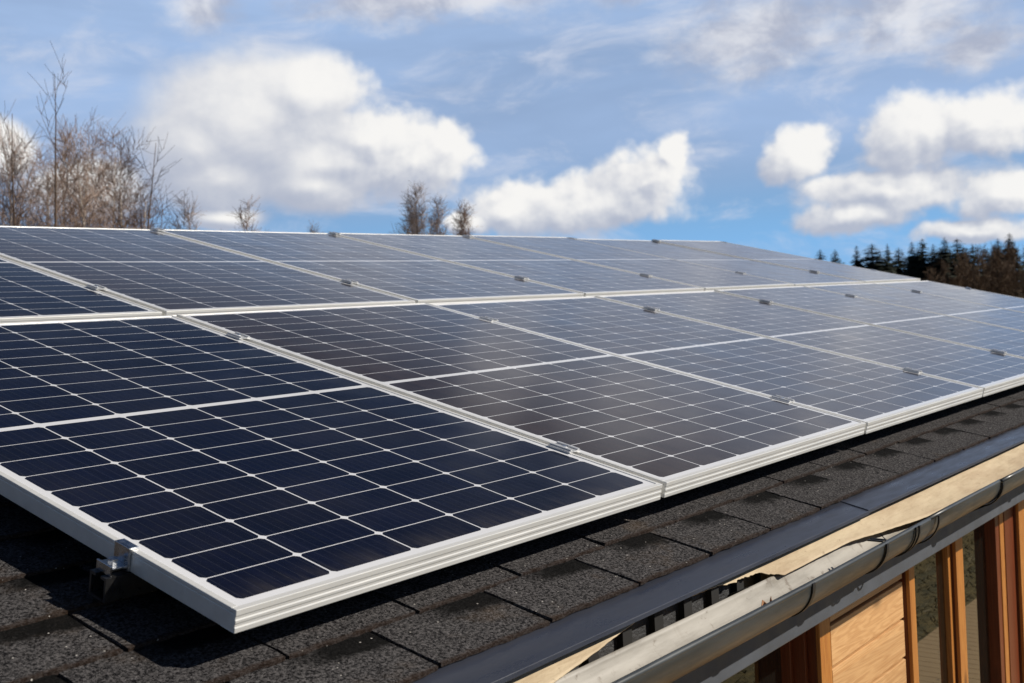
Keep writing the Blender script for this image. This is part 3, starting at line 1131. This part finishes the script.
# ------------------------------------------------------------------ dry leaves in the gutter
leaf_spots = [(0.905, -0.262, 0.034, 'largest curled brown leaf standing in the gutter near the torn underlay'),
              (0.925, -0.252, 0.022, 'small pale brown leaf leaning on the largest curled leaf in the gutter'),
              (0.862, -0.268, 0.020, 'thin dry leaf stalk lying in the gutter left of the curled leaves'),
              (1.085, -0.262, 0.024, 'reddish brown leaf in the gutter between the two black brackets'),
              (0.72, -0.287, 0.017, 'dark leaf scrap on the gutter rim at the lower left'),
              (1.02, -0.272, 0.012, 'tiny dark leaf crumb in the gutter just right of the curled leaves'),
            (1.25, -0.268, 0.012, 'tiny leaf crumb in the gutter just left of the black rim clip'),
            (1.66, -0.262, 0.030, 'brown leaf clump in the gutter right of the joint seals')]
rl = random.Random(4)
for (x, y, s_, lab) in leaf_spots:
    mb = MB()
    zc = GZ - math.sqrt(max(0.0, (GR - 0.003) ** 2 - (y - GY) ** 2)) + 0.004
    n = 3 if s_ > 0.025 else 2
    for k in range(n):
        yaw, pit = rl.uniform(0, 6.28), rl.uniform(0.6, 1.3)
        rm = Matrix.Rotation(yaw, 3, 'Z') @ Matrix.Rotation(-pit, 3, 'Y')
        rows = []
        for i in range(7):
            t = i / 6
            w = 0.38 * math.sin(math.pi * min(1, t * 0.92 + 0.08)) * (1 + rl.uniform(-0.25, 0.25))
            cu = 0.5 * t * t
            for sx in (-1, 0, 1):
                rows.append(rm @ Vector((t, sx * w, cu + (0.25 * w if sx else 0))) * s_ + Vector((rl.uniform(-.001, .001) + k * s_ * 0.25, k * 0.004, 0)))
        mb.add(rows, [(i * 3 + j, i * 3 + j + 1, (i + 1) * 3 + j + 1, (i + 1) * 3 + j) for i in range(6) for j in range(2)])
    o = mb.build('dry_leaf', M['leaf'])
    o.location = (x, y, zc)
    md = o.modifiers.new('solid', 'SOLIDIFY')
    md.thickness = 0.0006
    tag(o, lab, 'leaf', 'dry leaves in the gutter')

# ------------------------------------------------------------------ trees
def grow(rs, tr, cr, base, height, r0, lean, n1, ang, ltop, lmax, twig, dens, start=0.15, droop=0.0, tw_len=0.5, wob=0.02):
    """bare tree: trunk mesh tr, crown mesh cr"""
    pts, rad = [], []
    p = Vector(base)
    N = 12
    d = Vector((lean[0], lean[1], 1)).normalized()
    for i in range(N + 1):
        t = i / N
        pts.append(p.copy())
        rad.append(max(r0 * (1 - t) ** 0.8, twig))
        d = (d + Vector((rs.gauss(0, wob), rs.gauss(0, wob), 0.02))).normalized()
        p = p + d * height / N
    tr.tube(pts, rad, 7)

    def at(t):
        f = t * N
        i = min(int(f), N - 1)
        return pts[i].lerp(pts[i + 1], f - i), rad[i] + (rad[i + 1] - rad[i]) * (f - i)

    def branch(p, dr, L, r, level):
        n = 5 if level < 2 else 3
        q = p.copy()
        bp, br = [q.copy()], [r]
        dd = dr.copy()
        for i in range(n):
            dd = (dd + Vector((rs.gauss(0, 0.12), rs.gauss(0, 0.12), rs.gauss(0.05, 0.08) - droop * level * 0.5))).normalized()
            q = q + dd * L / n
            bp.append(q.copy())
            br.append(max(r * (1 - (i + 1) / n * 0.85), twig * 0.6))
        cr.tube(bp, br, 3 if level else 4, False)
        if level >= 2:
            return
        k = int(L * (dens if level == 0 else dens * 1.25)) + 2
        for j in range(k):
            t = rs.uniform(0.15, 1.0) * n
            i = min(int(t), n - 1)
            pp = bp[i].lerp(bp[i + 1], t - i)
            ax = (bp[i + 1] - bp[i]).normalized()
            side = ax.cross(Vector((rs.gauss(0, 1), rs.gauss(0, 1), rs.gauss(0, 1)))).normalized()
            nd = (ax * 0.75 + side * rs.uniform(0.45, 0.9) + Vector((0, 0, 0.15 - droop))).normalized()
            nl = L * rs.uniform(0.22, 0.5) if level == 0 else tw_len * rs.uniform(0.5, 1.2)
            branch(pp, nd, nl, max(r * 0.45, twig), level + 1)
    for i in range(n1):
        t = start + (0.98 - start) * ((i + rs.random()) / n1)
        p, r = at(t)
        a = rs.uniform(0, 2 * math.pi)
        el = R(rs.uniform(*ang))
        L = (lmax + (ltop - lmax) * (t - start) / (1 - start)) * rs.uniform(0.7, 1.2)
        branch(p, Vector((math.cos(a) * math.cos(el), math.sin(a) * math.cos(el), math.sin(el))), L, max(r * 0.42, twig), 0)


def polar(az, dist):
    c = camo.matrix_world.translation
    return (c.x + dist * math.cos(R(az)), c.y + dist * math.sin(R(az)))


def bare_tree(name, az, dist, kw, seed, mats, label, cat, group=None):
    x, y = polar(az, dist)
    o = empty(name, (x, y, 0))
    rs = random.Random(seed)
    tr, cr = MB(), MB()
    grow(rs, tr, cr, (0, 0, -0.1), **kw)
    tr.build('trunk', mats[0], o, smooth=True)
    cr.build('crown', mats[1], o)
    tag(o, label, cat, group)
    return o


# tall thin saplings in front of the thicket
SAP = [(60.5, 16.0, 6.95, 'tallest thin bare sapling at the left, its tip highest against the blue sky', (0.00, 0.01)),
       (61.9, 17.0, 6.5, 'slender bare sapling leftmost at the picture edge beside the tallest sapling', (0.0, -0.02)),
       (58.6, 18.0, 6.3, 'bare sapling with long slanting branches right of the tallest sapling', (0.10, -0.16)),
       (57.6, 20.0, 5.6, 'low arching bare sapling at the right end of the left thicket', (0.10, -0.16))]
for i, (az, d, h, lab, ln) in enumerate(SAP):
    bare_tree('bare_sapling', az, d, dict(height=h, r0=0.05, lean=ln, n1=15, ang=(42, 68), ltop=0.25, lmax=2.3, twig=0.004, dens=1.6, start=0.25, tw_len=0.4), 40 + i,
              (M['bark'], M['twig']), lab, 'tree', 'bare saplings left of the array')

# thicket of birches behind
TH = [(63.6, 33, 8.3), (62.2, 36, 8.6), (60.9, 34, 8.0), (59.5, 35, 8.9), (58.6, 33, 8.4), (57.6, 36, 8.6), (56.9, 33, 7.0), (65.0, 34, 8.4), (61.5, 37, 9.0), (60.2, 38, 9.3), (58.0, 38, 9.2)]
protos = []
for i, (az, d, h) in enumerate(TH):
    lab = 'bare pinkish birch with fine dense twigs in the thicket behind the saplings'
    if i < 4:
        o = bare_tree('birch_tree', az, d, dict(height=8.2, r0=0.085, lean=(0, 0), n1=62, ang=(35, 66), ltop=0.7, lmax=2.3, twig=0.0065, dens=4.2, start=0.12, droop=0.04, tw_len=0.55), 60 + i,
                      (M['bark_pale'], M['twig_pale'] if i % 2 == 0 else M['twig']), lab, 'tree', 'birch thicket at the left')
        protos.append(o)
    else:
        o = copy_tree(protos[i % 4])
        x, y = polar(az, d)
        o.location = (x, y, 0)
        tag(o, lab, 'tree', 'birch thicket at the left')
    o.scale = (1, 1, h / 8.2)
    o.rotation_euler = (0, 0, i * 1.7)

# far bare trees over the middle of the array
MIDT = [(43.15, 80, 11.9, 'tallest far bare birch above the middle of the top panel edge', 'birch_tree', 1.0),
        (43.6, 81, 10.6, 'lower far bare birch left of the tallest middle birch', 'birch_tree', 0.8),
        (42.45, 82, 11.2, 'narrow far bare birch just right of the tallest middle birch', 'birch_tree', 0.75),
        (41.05, 84, 10.9, 'pinkish far bare birch at the right of the middle group', 'birch_tree', 0.9),
        (54.2, 60, 9.7, 'dark little bare tree poking above the panels near the big cloud', 'bare_tree', 1.0),
        (51.6, 62, 9.6, 'twiggy far tree above the panels beneath the big cloud', 'bare_tree', 0.8),
        (48.0, 90, 10.2, 'tiny treetop barely showing above the panel edge', 'bare_tree', 0.8)]
for i, (az, d, h, lab, nm, w) in enumerate(MIDT):
    bare_tree(nm, az, d, dict(height=h, r0=0.12, lean=(0, 0), n1=120 if d > 70 else 40, ang=(46, 74), ltop=0.6, lmax=3.6 * w, twig=0.0135, dens=2.7, start=0.10, droop=0.03, tw_len=0.7), 90 + i,
              (M['bark'], M['twig_pale'] if i in (3, 5) else M['twig_mid']), lab, 'tree')


# spruces
def spruce_mesh(rs, h, w):
    tr, cr = MB(), MB()
    tr.tube([(0, 0, 0), (0, 0, h * 0.6), (0, 0, h)], [0.16, 0.08, 0.02], 6)
    L = int(h * 3.4)
    for i in range(L):
        t = (i + rs.random() * 0.5) / L
        z = h * (0.08 + 0.92 * t)
        rad = w * (1 - t) ** 0.68 * rs.uniform(0.7, 1.2) + 0.18
        nb = 9 if t < 0.8 else 6
        a0 = rs.uniform(0, 6.28)
        for k in range(nb):
            a = a0 + 6.283 * k / nb + rs.uniform(-0.25, 0.25)
            rr = rad * rs.uniform(0.65, 1.15)
            dr = Vector((math.cos(a), math.sin(a), 0))
            sd = Vector((-math.sin(a), math.cos(a), 0))
            drop = -0.35 * rr * rs.uniform(0.4, 1.2)
            for seg in range(4):
                f0 = seg / 4
                b0 = dr * rr * f0 + Vector((0, 0, z + drop * f0))
                tip = dr * rr * min(1, f0 + 0.42) + Vector((0, 0, z + drop * (f0 + 0.4)))
                ww = 0.50 * rr * (1 - f0 * 0.6)
                for sgn in (-1, 1):
                    q = b0 + dr * rr * 0.22 + sd * sgn * ww + Vector((0, 0, -0.12 * rr * rs.uniform(0.5, 1.5)))
                    cr.add([b0, tip, q], [(0, 1, 2)])
    return tr, cr


SP = [(23.45, 262, 12.7, 2.6), (22.75, 266, 12.6, 2.2), (21.75, 255, 12.8, 2.1), (21.05, 255, 12.9, 3.4), (20.35, 258, 12.8, 2.2), (19.85, 262, 11.9, 2.6),
      (19.25, 250, 12.6, 2.2), (18.78, 250, 13.1, 2.6), (18.3, 255, 12.0, 2.0), (17.8, 248, 13.0, 2.9), (17.25, 250, 12.6, 2.5), (16.6, 256, 11.6, 2.2), (16.05, 260, 10.4, 2.4),
      (15.5, 250, 12.0, 2.5), (15.0, 248, 12.9, 2.2), (14.1, 256, 11.4, 2.4), (13.2, 252, 12.8, 2.6), (12.3, 255, 11.8, 2.4), (24.3, 265, 10.6, 2.4), (18.0, 262, 11.4, 2.6), (17.0, 262, 11.2, 2.8), (18.95, 262, 11.3, 2.8), (20.7, 265, 11.0, 2.8), (15.7, 262, 11.2, 2.8)]
SPLAB = {7: 'tallest dark spruce of the tree line, its pointed top highest of the pair', 9: 'tall broad spruce right of the highest spruce pair in the tree line',
         3: 'broad rounded dark spruce near the left of the tree line', 0: 'small leftmost spruce top above the far right panel edge',
         14: 'pointed spruce rising above the brown scrub at the right picture edge'}
sproto = []
for i, (az, d, h, w) in enumerate(SP):
    x, y = polar(az, d)
    if i < 4:
        o = empty('spruce_tree', (x, y, 0))
        tr, cr = spruce_mesh(random.Random(200 + i), 12.0, 2.5)
        tr.build('trunk', M['bark'], o)
        cr.build('crown', M['needle'], o)
        sproto.append(o)
    else:
        o = copy_tree(sproto[i % 4])
        o.location = (x, y, 0)
    wv = w * (1.0 + 0.3 * math.sin(i * 2.7)) / 1.45
    o.scale = (wv, wv, h / 12.0)
    o.rotation_euler = (0, 0, i * 1.13)
    tag(o, SPLAB.get(i, 'dark green spruce among the far tree line beyond the roof'), 'spruce', 'spruces of the far tree line')

# brown scrub in front of the spruces at the right
SC = [(17.9, 150, 5.4), (17.4, 146, 6.0), (16.9, 150, 6.3), (16.4, 144, 6.5), (15.9, 150, 6.6), (15.4, 146, 6.4), (14.9, 150, 6.7), (14.4, 145, 6.9), (13.9, 150, 6.6), (13.4, 147, 6.9), (12.8, 150, 6.6), (16.1, 155, 6.8), (15.1, 156, 6.9), (17.1, 156, 6.3), (18.4, 152, 4.9)]
cproto = []
for i, (az, d, h) in enumerate(SC):
    lab = 'leafless brown scrub tree in the thicket before the far spruces'
    if i < 3:
        o = bare_tree('scrub_tree', az, d, dict(height=6.4, r0=0.07, lean=(0, 0), n1=44, ang=(40, 72), ltop=0.5, lmax=2.0, twig=0.02, dens=2.6, start=0.05, tw_len=0.6), 300 + i,
                      (M['bark'], M['scrub']), lab, 'tree', 'brown scrub before the spruces')
        cproto.append(o)
    else:
        o = copy_tree(cproto[i % 3])
        x, y = polar(az, d)
        o.location = (x, y, 0)
        tag(o, lab, 'tree', 'brown scrub before the spruces')
    o.scale = (1.1, 1.1, 1.13 * h / 6.4)
    o.rotation_euler = (0, 0, i * 2.1)
